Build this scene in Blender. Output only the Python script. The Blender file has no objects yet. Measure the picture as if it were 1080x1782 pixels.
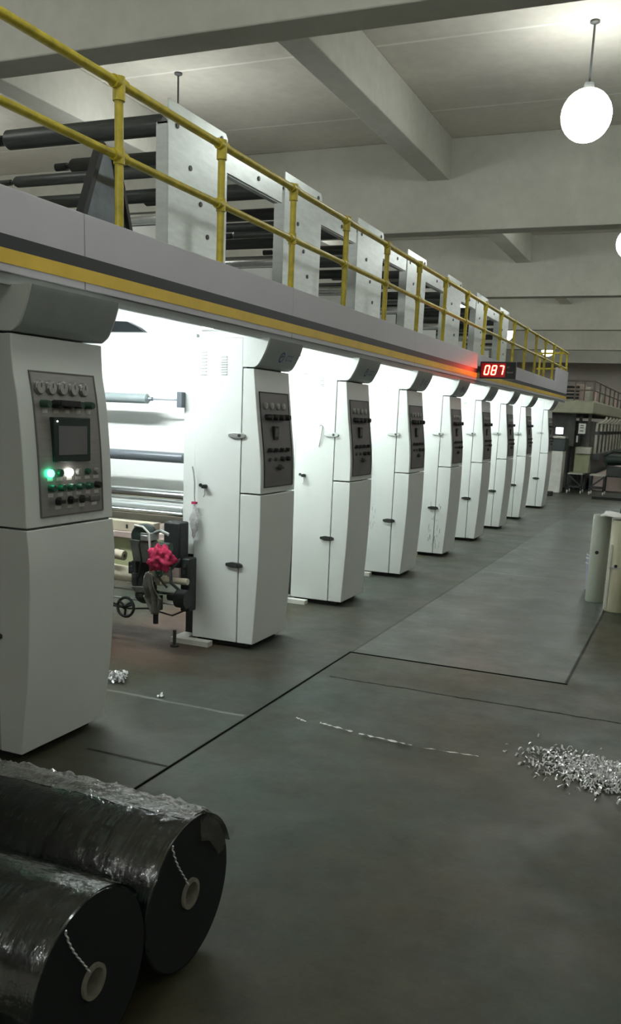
import bpy, bmesh, math, random
from mathutils import Vector, Matrix
random.seed(7)
C = bpy.context.scene.collection
PI = math.pi

# ------------------------------------------------------------------ materials
def nt(name):
    m = bpy.data.materials.new(name); m.use_nodes = True
    t = m.node_tree; b = t.nodes['Principled BSDF']
    return m, t, b
def noise(t, scale, detail=4, rough=.6, co='Object', sc=None):
    tc = t.nodes.new('ShaderNodeTexCoord'); n = t.nodes.new('ShaderNodeTexNoise')
    n.inputs['Scale'].default_value = scale; n.inputs['Detail'].default_value = detail; n.inputs['Roughness'].default_value = rough
    if sc:
        mp = t.nodes.new('ShaderNodeMapping'); mp.inputs['Scale'].default_value = sc
        t.links.new(tc.outputs[co], mp.inputs['Vector']); t.links.new(mp.outputs['Vector'], n.inputs['Vector'])
    else: t.links.new(tc.outputs[co], n.inputs['Vector'])
    return n.outputs['Fac']
def ramp(t, fac, stops):
    r = t.nodes.new('ShaderNodeValToRGB'); e = r.color_ramp.elements
    while len(e) < len(stops): e.new(.5)
    for k, (p, c) in enumerate(stops):
        e[k].position = p; e[k].color = (*c, 1) if len(c) == 3 else c
    t.links.new(fac, r.inputs['Fac']); return r.outputs['Color']
def bump(t, b, fac, strength=.2, dist=.01):
    n = t.nodes.new('ShaderNodeBump'); n.inputs['Strength'].default_value = strength; n.inputs['Distance'].default_value = dist
    t.links.new(fac, n.inputs['Height']); t.links.new(n.outputs['Normal'], b.inputs['Normal'])
def mat(name, col, rough=.5, metal=0, var=.12, scale=6, bmp=0, bscale=60, sc=None, coat=0):
    m, t, b = nt(name)
    f = noise(t, scale, sc=sc)
    lo = tuple(c * (1 - var) for c in col); hi = tuple(min(1, c * (1 + var)) for c in col)
    t.links.new(ramp(t, f, [(.3, lo), (.7, hi)]), b.inputs['Base Color'])
    b.inputs['Roughness'].default_value = rough; b.inputs['Metallic'].default_value = metal
    b.inputs['Coat Weight'].default_value = coat
    if bmp: bump(t, b, noise(t, bscale, sc=sc), bmp, .004)
    return m
def emit(name, col, s, base=(.8, .8, .8)):
    m, t, b = nt(name)
    b.inputs['Base Color'].default_value = (*base, 1)
    b.inputs['Emission Color'].default_value = (*col, 1); b.inputs['Emission Strength'].default_value = s
    return m
M = {}
M['cab'] = mat('cabinet_paint', (.69, .73, .70), .38, 0, .03, 3)
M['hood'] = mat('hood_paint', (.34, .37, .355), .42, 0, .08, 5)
M['cab_dark'] = mat('shadow_gap', (.05, .055, .05), .7)
M['plinth'] = mat('plinth_black', (.015, .016, .015), .7)
M['panel'] = mat('panel_steel', (.30, .29, .275), .42, .35, .10, 9, sc=(1, 1, 30))
M['panel_grey'] = mat('panel_grey', (.17, .16, .16), .45, .2, .08, 9)
M['chrome'] = mat('chrome', (.62, .64, .63), .22, 1, .06, 20)
M['steel'] = mat('steel', (.5, .53, .52), .33, .85, .12, 4, sc=(1, 1, 6))
M['dsteel'] = mat('dark_steel', (.16, .18, .19), .28, .8, .3, 6)
M['galv'] = mat('galvanised_plate', (.60, .64, .62), .33, .55, .10, 3, sc=(2, 2, 8))
M['black'] = mat('black_plastic', (.012, .014, .013), .4)
M['dark'] = mat('dark_iron', (.035, .04, .037), .5, .3, .3, 12)
M['iron'] = mat('black_iron', (.012, .016, .015), .55, .1, .4, 25, bmp=.3)
M['tray'] = mat('tray_metal', (.10, .105, .09), .4, .5, .25, 12)
M['rubber'] = mat('dark_rubber', (.045, .05, .046), .42, 0, .25, 8, sc=(1, 12, 12))
M['grey_roller'] = mat('grey_roller', (.13, .15, .17), .35, .2, .1, 6)
M['pale_roller'] = mat('pale_roller', (.20, .24, .245), .4, 0, .05, 6)
M['white_roller'] = mat('white_roller', (.62, .68, .68), .3, .4, .05, 6)
M['fascia'] = mat('fascia_grey', (.60, .59, .63), .5, 0, .04, 2)
M['stripe_k'] = mat('stripe_black', (.022, .026, .03), .45)
M['stripe_y'] = mat('stripe_yellow', (.84, .57, .06), .45, 0, .08, 5)
M['yellow'] = mat('rail_yellow', (.52, .42, .035), .35, 0, .25, 14, bmp=.15)
M['deck'] = mat('deck_white', (.55, .57, .56), .6)
M['green'] = mat('dark_green', (.035, .075, .055), .4, .1, .3, 10)
M['beige'] = mat('beige_paint', (.55, .50, .38), .5, 0, .12, 5)
M['cardb'] = mat('card_tube', (.20, .19, .15), .8, 0, .2, 30)
M['film_web'] = mat('white_film', (.86, .88, .86), .35, 0, .03, 2)
M['ledge'] = mat('pinkish_panel', (.50, .40, .36), .55, 0, .12, 5)
M['gauge'] = mat('gauge_face', (.42, .43, .40), .3, 0, .2, 40)
M['label'] = mat('label_plate', (.60, .59, .55), .5)
M['screen'] = mat('screen_glass', (.16, .16, .165), .12, 0, .05, 3)
M['bezel'] = mat('bezel', (.012, .028, .022), .5)
M['btn_green'] = mat('button_green', (.02, .10, .06), .35)
M['btn_grey'] = mat('button_grey', (.30, .31, .29), .35)
M['g_on'] = emit('lamp_green_on', (.05, 1, .45), 6, (.05, .6, .3))
M['w_on'] = emit('lamp_white_on', (1, .98, .9), 6)
M['tube'] = emit('fluorescent_tube', (.93, 1, 1), 62)
M['bulb'] = emit('bulb', (.95, 1, .96), 12)
M['bulb_off'] = mat('bulb_off', (.6, .6, .58), .3)
M['led'] = emit('led_segment', (1, .09, .035), 17, (.6, .1, .05))
M['led_face'] = mat('led_face', (.40, .008, .02), .3)
M['scr_on'] = emit('screen_on', (.9, .97, 1), 5)
M['rodgrey'] = mat('rod', (.10, .105, .10), .5)
M['pink'] = mat('pink_cloth', (.42, .02, .075), .85, 0, .3, 18, bmp=.8, bscale=35)
M['rag'] = mat('grey_rag', (.13, .125, .105), .95, 0, .25, 30, bmp=.4)
M['blue'] = mat('emblem_blue', (.03, .05, .22), .4)
M['scuff'] = mat('scuff', (.25, .26, .25), .8)
M['drumA'] = mat('cylinder_wrap', (.40, .43, .36), .6, 0, .08, 5, sc=(1, 1, .3))
M['drumB'] = mat('cylinder_wrap_cream', (.50, .48, .34), .6, 0, .10, 5, sc=(1, 1, .3))
M['lav'] = mat('lavender_plastic', (.36, .34, .52), .4)
M['dkgrey'] = mat('dark_machine_grey', (.09, .09, .08), .6, 0, .3, 6)
M['olive'] = mat('olive_paint', (.38, .41, .25), .6, 0, .14, 6)
M['olive_l'] = mat('olive_platform', (.34, .34, .24), .6, 0, .10, 4)
M['duct'] = mat('bright_duct', (.55, .54, .46), .4, .2, .12, 8)
M['pipe'] = mat('grey_duct', (.40, .40, .34), .45, .3, .2, 8)
M['brownrail'] = mat('brown_rail', (.14, .11, .09), .5)
M['white'] = mat('white_paint', (.62, .63, .58), .5)
M['knob'] = mat('knobby', (.28, .27, .19), .7, 0, .5, 25, bmp=.6)

def wall_mat(name, col, stain):
    m, t, b = nt(name)
    a = ramp(t, noise(t, .55, 6, .6), [(.32, stain), (.62, col)])
    g = noise(t, 7, 5, .6)
    mx = t.nodes.new('ShaderNodeMix'); mx.data_type = 'RGBA'; mx.blend_type = 'MULTIPLY'; mx.inputs['Factor'].default_value = .35
    t.links.new(a, mx.inputs['A']); t.links.new(ramp(t, g, [(.3, (.75, .75, .75)), (.7, (1, 1, 1))]), mx.inputs['B'])
    t.links.new(mx.outputs['Result'], b.inputs['Base Color']); b.inputs['Roughness'].default_value = .9
    bump(t, b, noise(t, 40, 4), .12, .004)
    return m
M['ceil'] = wall_mat('ceiling_plaster', (.70, .66, .59), (.56, .53, .47))
def seams(m, ys):
    t = m.node_tree; N = t.nodes; L = t.links; b = N['Principled BSDF']; src = b.inputs['Base Color'].links[0].from_socket
    g = N.new('ShaderNodeNewGeometry'); sp = N.new('ShaderNodeSeparateXYZ'); L.new(g.outputs['Position'], sp.inputs[0]); tot = None
    for y in ys:
        c = N.new('ShaderNodeMath'); c.operation = 'COMPARE'; L.new(sp.outputs['Y'], c.inputs[0]); c.inputs[1].default_value = y; c.inputs[2].default_value = .022
        if tot is None: tot = c.outputs[0]
        else:
            a = N.new('ShaderNodeMath'); a.operation = 'ADD'; L.new(tot, a.inputs[0]); L.new(c.outputs[0], a.inputs[1]); tot = a.outputs[0]
    f = N.new('ShaderNodeMath'); f.operation = 'MULTIPLY'; L.new(tot, f.inputs[0]); L.new(noise(t, 1.1, 3), f.inputs[1])
    mx = N.new('ShaderNodeMix'); mx.data_type = 'RGBA'; L.new(f.outputs[0], mx.inputs['Factor']); L.new(src, mx.inputs['A']); mx.inputs['B'].default_value = (.92, .90, .84, 1)
    L.new(mx.outputs['Result'], b.inputs['Base Color'])
seams(M['ceil'], (8.1, 10.36, 12.6, 17.1, 19.4))
M['beam'] = wall_mat('beam_plaster', (.62, .61, .55), (.50, .50, .44))
M['wall'] = wall_mat('wall_plaster', (.86, .79, .73), (.72, .67, .61))

# floor: concrete with steel cover plate, joints and cracks, all in world metres
def floor_mat():
    m, t, b = nt('concrete_floor'); N = t.nodes; L = t.links
    geo = N.new('ShaderNodeNewGeometry'); sep = N.new('ShaderNodeSeparateXYZ'); L.new(geo.outputs['Position'], sep.inputs[0])
    def math_(op, a, bb=None, c=None):
        n = N.new('ShaderNodeMath'); n.operation = op
        for i, v in enumerate((a, bb, c)):
            if v is None: continue
            if isinstance(v, (int, float)): n.inputs[i].default_value = v
            else: L.new(v, n.inputs[i])
        return n.outputs[0]
    def ns(scale, detail=4, rough=.6):
        n = N.new('ShaderNodeTexNoise'); n.inputs['Scale'].default_value = scale; n.inputs['Detail'].default_value = detail
        n.inputs['Roughness'].default_value = rough; L.new(geo.outputs['Position'], n.inputs['Vector']); return n.outputs['Fac']
    X, Y = sep.outputs['X'], sep.outputs['Y']
    def box(x0, x1, y0, y1, wob=0, soft=.004):
        xx, yy = X, Y
        if wob:
            w = math_('MULTIPLY', math_('SUBTRACT', ns(3.0, 6, .7), .5), wob)
            yy = math_('ADD', Y, w); xx = math_('ADD', X, w)
        def band(v, a, c):
            lo = N.new('ShaderNodeMapRange'); L.new(v, lo.inputs['Value']); lo.inputs['From Min'].default_value = a - soft; lo.inputs['From Max'].default_value = a + soft
            hi = N.new('ShaderNodeMapRange'); L.new(v, hi.inputs['Value']); hi.inputs['From Min'].default_value = c - soft; hi.inputs['From Max'].default_value = c + soft
            return math_('SUBTRACT', lo.outputs[0], hi.outputs[0])
        return math_('MULTIPLY', band(xx, x0, x1), band(yy, y0, y1))
    def mx(a, c, f, mode='MIX'):
        n = N.new('ShaderNodeMix'); n.data_type = 'RGBA'; n.blend_type = mode
        for s, v in (('Factor', f), ('A', a), ('B', c)):
            if isinstance(v, (int, float)): n.inputs[s].default_value = v
            elif isinstance(v, tuple): n.inputs[s].default_value = (*v, 1)
            else: L.new(v, n.inputs[s])
        return n.outputs['Result']
    big = ramp(t, ns(.8, 6, .62), [(.38, (.054, .047, .024)), (.5, (.046, .052, .032)), (.62, (.038, .060, .045))])
    col = mx(big, ramp(t, ns(6, 8, .72), [(.3, (.5, .5, .48)), (.68, (1.2, 1.2, 1.2))]), .7, 'MULTIPLY')
    col = mx(col, ramp(t, ns(60, 3, .6), [(.3, (.8, .8, .8)), (.7, (1.12, 1.12, 1.12))]), .5, 'MULTIPLY')
    plate = box(-2.03, -.58, 5.62, 20, 0, .01)
    col = mx(col, (.105, .12, .112), math_('MULTIPLY', plate, .6))
    strip = box(-2.85, -2.035, 3.3, 40, 0, .02)
    col = mx(col, (.055, .062, .055), math_('MULTIPLY', strip, .4))
    # oily browned patch beside the press
    oil = N.new('ShaderNodeMapRange'); L.new(ns(1.7, 5, .6), oil.inputs['Value']); oil.inputs['From Min'].default_value = .45; oil.inputs['From Max'].default_value = .62
    col = mx(col, (.042, .032, .018), math_('MULTIPLY', math_('MULTIPLY', box(-3.6, -2.1, 4.3, 5.5, .5, .2), oil.outputs[0]), .8))
    red = box(-3.9, -2.9, 4.6, 6.5, .4, .2)
    col = mx(col, (.11, .05, .034), math_('MULTIPLY', red, .6))
    light = [box(-3.1, -2.07, 4.06, 4.085, .06), box(-2.0, -1.25, 9.58, 9.62, .04)]
    for l in light: col = mx(col, (.24, .25, .23), math_('MULTIPLY', l, .6))
    dark = [box(-2.050, -2.030, -8, 5.63), box(-2.04, -2.022, 5.6, 12, .01), box(-2.05, -.57, 5.600, 5.634), box(-.592, -.572, 5.60, 40),
            box(-2.5, -2.04, 3.27, 3.29, .02), box(-1.95, .9, 4.985, 5.005, .09, .004)]
    wt = [1, .45, 1, .85, .8, .9]
    tot = None
    for d, w in zip(dark, wt):
        d = math_('MULTIPLY', d, w); tot = d if tot is None else math_('MAXIMUM', tot, d)
    col = mx(col, (.006, .006, .005), tot)
    # hairline cracks
    v = N.new('ShaderNodeTexVoronoi'); v.feature = 'DISTANCE_TO_EDGE'; v.inputs['Scale'].default_value = .75
    wv = N.new('ShaderNodeVectorMath'); wv.operation = 'ADD'
    nn = N.new('ShaderNodeTexNoise'); nn.inputs['Scale'].default_value = 3; nn.inputs['Detail'].default_value = 6; L.new(geo.outputs['Position'], nn.inputs['Vector'])
    L.new(geo.outputs['Position'], wv.inputs[0]); L.new(nn.outputs['Color'], wv.inputs[1]); L.new(wv.outputs[0], v.inputs['Vector'])
    cr = math_('MULTIPLY', math_('MULTIPLY', math_('LESS_THAN', v.outputs['Distance'], .004), math_('GREATER_THAN', ns(1.3, 2), .52)), .45)
    col = mx(col, (.03, .03, .025), cr)
    L.new(col, b.inputs['Base Color'])
    rr = N.new('ShaderNodeMapRange'); L.new(ns(2.2, 6, .7), rr.inputs['Value']); rr.inputs['From Min'].default_value = .3; rr.inputs['From Max'].default_value = .7
    rr.inputs['To Min'].default_value = .34; rr.inputs['To Max'].default_value = .58
    L.new(math_('SUBTRACT', rr.outputs[0], math_('MULTIPLY', plate, .06)), b.inputs['Roughness'])
    L.new(math_('MULTIPLY', math_('SUBTRACT', 1, tot), .5), b.inputs['Specular IOR Level'])
    hb = math_('SUBTRACT', math_('MULTIPLY', ns(25, 5, .6), .25), tot)
    bump(t, b, hb, .25, .01)
    return m
M['floor'] = floor_mat()

# dark film roll side: streaks along and around
def roll_mat():
    m, t, b = nt('dark_film'); 
    f1 = noise(t, 5, 6, .65, sc=(14, 1, 1)); f2 = noise(t, 3, 5, .6, sc=(.6, 5, 5))
    a = ramp(t, f1, [(.40, (.001, .003, .003)), (.62, (.034, .045, .042))])
    mx = t.nodes.new('ShaderNodeMix'); mx.data_type = 'RGBA'; mx.blend_type = 'MULTIPLY'; mx.inputs['Factor'].default_value = .8
    t.links.new(a, mx.inputs['A']); t.links.new(ramp(t, f2, [(.42, (.1, .14, .14)), (.6, (1.3, 1.5, 1.45))]), mx.inputs['B'])
    t.links.new(mx.outputs['Result'], b.inputs['Base Color'])
    b.inputs['Roughness'].default_value = .22; b.inputs['Coat Weight'].default_value = .55; b.inputs['Coat Roughness'].default_value = .05
    bump(t, b, noise(t, 7, 5, .6, sc=(3, .7, .7)), .3, .01)
    return m
M['roll'] = roll_mat()
M['roll_end'] = mat('roll_end', (.0025, .006, .0065), .75, 0, .2, 12)
def clear_mat(name, alpha, bs, col=(.8, .8, .74)):
    m, t, b = nt(name)
    b.inputs['Base Color'].default_value = (*col, 1); b.inputs['Roughness'].default_value = .16
    b.inputs['Alpha'].default_value = alpha; b.inputs['Specular IOR Level'].default_value = .9
    bump(t, b, noise(t, bs, 4, .6), .9, .02)
    return m
def gloss_clear(name, k, bs, bstr, diff=.03, rough=.12):
    m = bpy.data.materials.new(name); m.use_nodes = True; t = m.node_tree; t.nodes.clear(); N = t.nodes; L = t.links
    out = N.new('ShaderNodeOutputMaterial'); tr = N.new('ShaderNodeBsdfTransparent'); gl = N.new('ShaderNodeBsdfGlossy'); df = N.new('ShaderNodeBsdfDiffuse')
    gl.inputs['Roughness'].default_value = rough; df.inputs['Color'].default_value = (.6, .58, .48, 1)
    fr = N.new('ShaderNodeFresnel'); fr.inputs['IOR'].default_value = 1.5
    bp = N.new('ShaderNodeBump'); bp.inputs['Strength'].default_value = bstr; bp.inputs['Distance'].default_value = .02
    L.new(noise(t, bs, 5, .6), bp.inputs['Height'])
    for n_ in (gl, fr, df): L.new(bp.outputs['Normal'], n_.inputs['Normal'])
    mu = N.new('ShaderNodeMath'); mu.operation = 'MULTIPLY'; mu.use_clamp = True; L.new(fr.outputs[0], mu.inputs[0]); mu.inputs[1].default_value = k
    m1 = N.new('ShaderNodeMixShader'); m1.inputs[0].default_value = diff; L.new(tr.outputs[0], m1.inputs[1]); L.new(df.outputs[0], m1.inputs[2])
    m2 = N.new('ShaderNodeMixShader'); L.new(mu.outputs[0], m2.inputs[0]); L.new(m1.outputs[0], m2.inputs[1]); L.new(gl.outputs[0], m2.inputs[2])
    L.new(m2.outputs[0], out.inputs['Surface']); return m
M['wrap'] = gloss_clear('clear_wrap', 1.6, 9, .5, .02)
M['wrap_c'] = gloss_clear('crumpled_clear_wrap', 2.6, 26, 1.0, .09)
M['wrap_l'] = gloss_clear('loose_clear_wrap', .9, 10, .35, .07)
M['wrap_f'] = gloss_clear('faceted_wrap', 3.4, 40, .5, .045, .15)
M['strip'] = mat('film_strip', (.80, .82, .78), .3)
M['bag'] = clear_mat('thin_bag', .55, 40)
m_ = M['scrap'] = mat('clear_scrap', (.82, .85, .86), .2, .5, .25, 60)

# ------------------------------------------------------------------ mesh builder
class MB:
    def __init__(s): s.v = []; s.f = []
    def add(s, vs, fs):
        o = len(s.v); s.v += [tuple(v) for v in vs]; s.f += [[o + i for i in f] for f in fs]; return s
    def box(s, x0, x1, y0, y1, z0, z1):
        return s.add([(x0,y0,z0),(x1,y0,z0),(x1,y1,z0),(x0,y1,z0),(x0,y0,z1),(x1,y0,z1),(x1,y1,z1),(x0,y1,z1)],
                     [(0,3,2,1),(4,5,6,7),(0,1,5,4),(1,2,6,5),(2,3,7,6),(3,0,4,7)])
    def tube(s, pts, r, n=10, cap=True, rs=None):
        pts = [Vector(p) for p in pts]; vs = []; fs = []
        up = None
        for i, p in enumerate(pts):
            d = (pts[min(i+1, len(pts)-1)] - pts[max(i-1, 0)]).normalized()
            if up is None:
                up = Vector((0,0,1)) if abs(d.z) < .9 else Vector((1,0,0))
            a = d.cross(up).normalized(); up = a.cross(d).normalized()
            rr = rs[i] if rs else r
            for k in range(n):
                th = 2*PI*k/n; vs.append(p + (a*math.cos(th) + up*math.sin(th))*rr)
        for i in range(len(pts)-1):
            for k in range(n):
                fs.append((i*n+k, i*n+(k+1)%n, (i+1)*n+(k+1)%n, (i+1)*n+k))
        if cap:
            fs.append(tuple(range(n))); fs.append(tuple(reversed(range((len(pts)-1)*n, len(pts)*n))))
        return s.add(vs, fs)
    def cyl(s, a, b, r, n=20): return s.tube([a, b], r, n)
    def lathe(s, origin, axis, prof, n=24):
        # prof: list of (distance along axis, radius)
        o = Vector(origin); d = Vector(axis).normalized()
        return s.tube([o + d*h for h, r in prof] , 0, n, True, [max(r, 1e-4) for h, r in prof]) if False else s._lathe(o, d, prof, n)
    def _lathe(s, o, d, prof, n):
        up = Vector((0,0,1)) if abs(d.z) < .9 else Vector((1,0,0))
        a = d.cross(up).normalized(); u = a.cross(d).normalized(); vs = []; fs = []
        for h, r in prof:
            for k in range(n):
                th = 2*PI*k/n; vs.append(o + d*h + (a*math.cos(th) + u*math.sin(th))*max(r, 1e-4))
        for i in range(len(prof)-1):
            for k in range(n): fs.append((i*n+k, i*n+(k+1)%n, (i+1)*n+(k+1)%n, (i+1)*n+k))
        return s.add(vs, fs)
    def prism(s, poly, ext, axis='x'):
        # poly in the two remaining axes; ext = (a, b) along axis
        def P(u, v, w): return {'x': (w, u, v), 'y': (u, w, v), 'z': (u, v, w)}[axis]
        n = len(poly); vs = [P(u, v, ext[0]) for u, v in poly] + [P(u, v, ext[1]) for u, v in poly]
        fs = [tuple(range(n)), tuple(reversed(range(n, 2*n)))] + [(i, (i+1)%n, n+(i+1)%n, n+i) for i in range(n)]
        return s.add(vs, fs)
    def sphere(s, c, r, n=16, sx=1, sy=1, sz=1):
        c = Vector(c); prof = []; m = n//2; vs = []; fs = []
        for i in range(m+1):
            ph = PI*i/m
            for k in range(n):
                th = 2*PI*k/n; vs.append((c.x + r*sx*math.sin(ph)*math.cos(th), c.y + r*sy*math.sin(ph)*math.sin(th), c.z + r*sz*math.cos(ph)))
        for i in range(m):
            for k in range(n): fs.append((i*n+k, (i+1)*n+k, (i+1)*n+(k+1)%n, i*n+(k+1)%n))
        return s.add(vs, fs)
    def torus(s, c, ax, R, r, n=28, k=8):
        c = Vector(c); d = Vector(ax).normalized(); up = Vector((0,0,1)) if abs(d.z) < .9 else Vector((1,0,0))
        a = d.cross(up).normalized(); u = a.cross(d).normalized(); vs = []; fs = []
        for i in range(n):
            th = 2*PI*i/n; rad = a*math.cos(th) + u*math.sin(th)
            for j in range(k):
                p = 2*PI*j/k; vs.append(c + rad*(R + r*math.cos(p)) + d*r*math.sin(p))
        for i in range(n):
            for j in range(k): fs.append((i*k+j, ((i+1)%n)*k+j, ((i+1)%n)*k+(j+1)%k, i*k+(j+1)%k))
        return s.add(vs, fs)
    def build(s, name, m, parent=None, bevel=0, off=None, solid=0, ang=35):
        if off is not None: vs = [(a-off[0], b-off[1], c-off[2]) for a, b, c in s.v]
        else: vs = s.v
        me = bpy.data.meshes.new(name); me.from_pydata(vs, [], s.f); me.update()
        bm = bmesh.new(); bm.from_mesh(me); bmesh.ops.remove_doubles(bm, verts=bm.verts, dist=1e-5)
        bmesh.ops.recalc_face_normals(bm, faces=bm.faces); bm.to_mesh(me); bm.free()
        for p in me.polygons: p.use_smooth = True
        me.set_sharp_from_angle(angle=math.radians(ang))
        me.materials.append(m)
        o = bpy.data.objects.new(name, me); C.objects.link(o)
        if parent: o.parent = parent
        if solid:
            md = o.modifiers.new('s', 'SOLIDIFY'); md.thickness = solid
        if bevel:
            md = o.modifiers.new('b', 'BEVEL'); md.width = bevel; md.segments = 2; md.limit_method = 'ANGLE'
        return o
def thing(name, label, cat, loc, group=None, kind=None):
    o = bpy.data.objects.new(name, None); C.objects.link(o); o.location = loc; o.empty_display_size = .1
    return tag(o, label, cat, group, kind)
def tag(o, label=None, cat=None, group=None, kind=None):
    if label: o['label'] = label
    if cat: o['category'] = cat
    if group: o['group'] = group
    if kind: o['kind'] = kind
    return o
def struct(name, mb, m, bevel=0):
    o = mb.build(name, m, bevel=bevel); o['kind'] = 'structure'; return o
def solo(mb, name, m, loc, label, cat, group=None, kind=None, bevel=0, **k):
    o = mb.build(name, m, off=loc, bevel=bevel, **k); o.location = loc; return tag(o, label, cat, group, kind)
def copy_tree(root, loc):
    r = root.copy(); C.objects.link(r); r.location = loc
    for ch in list(root.children):
        c = ch.copy(); C.objects.link(c); c.parent = r
        for g in list(ch.children):
            d = g.copy(); C.objects.link(d); d.parent = c
    return r
def lerp(tab, z):
    if z <= tab[0][0]: return tab[0][1]
    for (a, x0), (b, x1) in zip(tab, tab[1:]):
        if z <= b: return x0 + (x1-x0)*(z-a)/(b-a)
    return tab[-1][1]
def smooth_tab(tab, n=28):
    # Catmull-Rom through the table, sampled densely
    out = []
    for i in range(len(tab)-1):
        p0 = tab[max(i-1,0)]; p1 = tab[i]; p2 = tab[i+1]; p3 = tab[min(i+2,len(tab)-1)]
        for k in range(4):
            t = k/4; q = []
            for d in (0,1):
                q.append(.5*((2*p1[d]) + (-p0[d]+p2[d])*t + (2*p0[d]-5*p1[d]+4*p2[d]-p3[d])*t*t + (-p0[d]+3*p1[d]-3*p2[d]+p3[d])*t**3))
            out.append(tuple(q))
    out.append(tab[-1]); return out

# ------------------------------------------------------------------ the hall
CEIL = 5.7
struct('floor', MB().box(-13, 9, -7, 46, -.2, 0), M['floor'])
struct('ceiling', MB().box(-13, 9, -7, 46, CEIL, CEIL+.2), M['ceil'])
struct('wall_left', MB().box(-13.2, -13, -7, 46, -.2, CEIL+.2), M['wall'])
struct('wall_right', MB().box(9, 9.2, -7, 46, -.2, CEIL+.2), M['wall'])
struct('wall_back', MB().box(-13.2, 9.2, -7.2, -7, -.2, CEIL+.2), M['wall'])
struct('wall_front', MB().box(-13.2, 9.2, 46, 46.2, -.2, CEIL+.2), M['wall'])
k = 1
for y0 in (-.75, 6.445, 13.8, 20.95, 28.1, 35.3, 42.5):
    struct('trim_%d' % k, MB().box(-13, 9, y0, y0+.335, 4.4, CEIL), M['beam'], .012); k += 1
    # ribs lengthwise between the cross beams
    nxt = {-.75: 6.445, 6.445: 13.8, 13.8: 20.95, 20.95: 28.1, 28.1: 35.3, 35.3: 42.5, 42.5: 46}[y0]
    for xr in (-7.9, -4.17, -.45, 3.3):
        struct('trim_%d' % k, MB().box(xr, xr+.34, y0+.335, nxt, 5.12, CEIL), M['beam'], .012); k += 1

# hanging lamps
def hanging_lamp(x, y, label, drop=.90, lit=True):
    t = thing('hanging_lamp', label, 'lamp', (x, y, CEIL), 'round lamps hanging on rods from the ceiling')
    MB().cyl((0,0,0), (0,0,-drop+.26), .012, 10).build('rod', M['rodgrey'], t)
    MB().lathe((0,0,0), (0,0,-1), [(0,0),(0,.05),(.02,.05),(.035,.02),(.035,0)], 18).build('ceiling_mount', M['rodgrey'], t)
    MB().lathe((0,0,-drop+.31), (0,0,-1), [(0,0),(0,.05),(.1,.06),(.12,.03),(.12,0)], 18).build('lamp_holder', M['rodgrey'], t)
    MB().sphere((0,0,-drop), .26, 28).build('bulb', M['bulb'] if lit else M['bulb_off'], t)  # globe made oversized, its radius stands in for the bloom around the lamp
    return t
hanging_lamp(-1.46, 10.4, 'glaring white lamp on a thin rod over the aisle, nearest and biggest of all lamps')
hanging_lamp(-6.44, 10.4, 'lamp whose rod meets the ceiling behind the first tall steel plate tower', 1.3)
hanging_lamp(-1.46, 17.4, 'white lamp at the right edge of the photo, further down the aisle')
hanging_lamp(-1.46, 24.4, 'small distant lamp above the olive machine at the end of the aisle')
hanging_lamp(-6.44, 17.4, 'lamp behind the third steel plate tower on the walkway')
hanging_lamp(-6.3, 24.4, 'distant lamp glaring through the railing beside the fifth steel plate tower', 1.1)
hanging_lamp(-6.38, 31.3, 'far lamp glaring through the railing above the red number display', 1.1)
hanging_lamp(-5.95, 37.9, 'farthest small lamp seen through the end posts of the yellow railing', 1.1)
hanging_lamp(3.5, 10.4, 'lamp hanging on the right side of the hall')
hanging_lamp(3.5, 3.2, 'lamp hanging on the right side of the hall nearest the camera')
hanging_lamp(-1.46, 3.2, 'lamp hanging over the aisle above the camera')
hanging_lamp(-6.44, 3.2, 'lamp hanging behind the walkway above the nearest bay')
hanging_lamp(-.2, -3.6, 'lamp hanging behind the camera')
hanging_lamp(3.5, 24.4, 'lamp hanging at the far right of the hall')
hanging_lamp(3.5, 17.4, 'unseen lamp added to lift the ceiling, right side halfway down the hall')  # added out of view to keep the ceiling bright
hanging_lamp(3.5, -3.6, 'unseen lamp added to lift the ceiling, behind the camera on the right')  # added behind the camera, more fill for the ceiling
hanging_lamp(-4.6, -3.6, 'unseen lamp added to brighten the nearest cabinet, behind the camera on the left')  # added fill lamp, lightens the nearest cabinet
hanging_lamp(-3.4, -1.8, 'low unseen lamp behind the camera, added to brighten the nearest cabinet', 2.0)  # added fill, hung low to light the nearest cabinet's upright faces
hanging_lamp(-11, 10.4, 'unseen lamp added to lift the ceiling, along the left wall')  # added unseen lamp, ceiling fill from the left
hanging_lamp(-11, 17.4, 'unseen lamp added to lift the ceiling, along the left wall halfway down')  # second added ceiling fill on the left
hanging_lamp(-1.46, 31.3, 'unseen lamp added to brighten the far end, over the olive machine')  # added out of view, the far end rendered too dark
hanging_lamp(-1.46, 38.2, 'unseen lamp added to brighten the end wall')  # added out of view to lighten the end wall
hanging_lamp(3.5, 31.3, 'unseen lamp added to brighten the far end, at right before the last one')  # added unseen fill for the far end
hanging_lamp(3.5, 38.2, 'unseen lamp added to lift ceiling and end wall, on the right')  # added unseen fill, last of the right row

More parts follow.
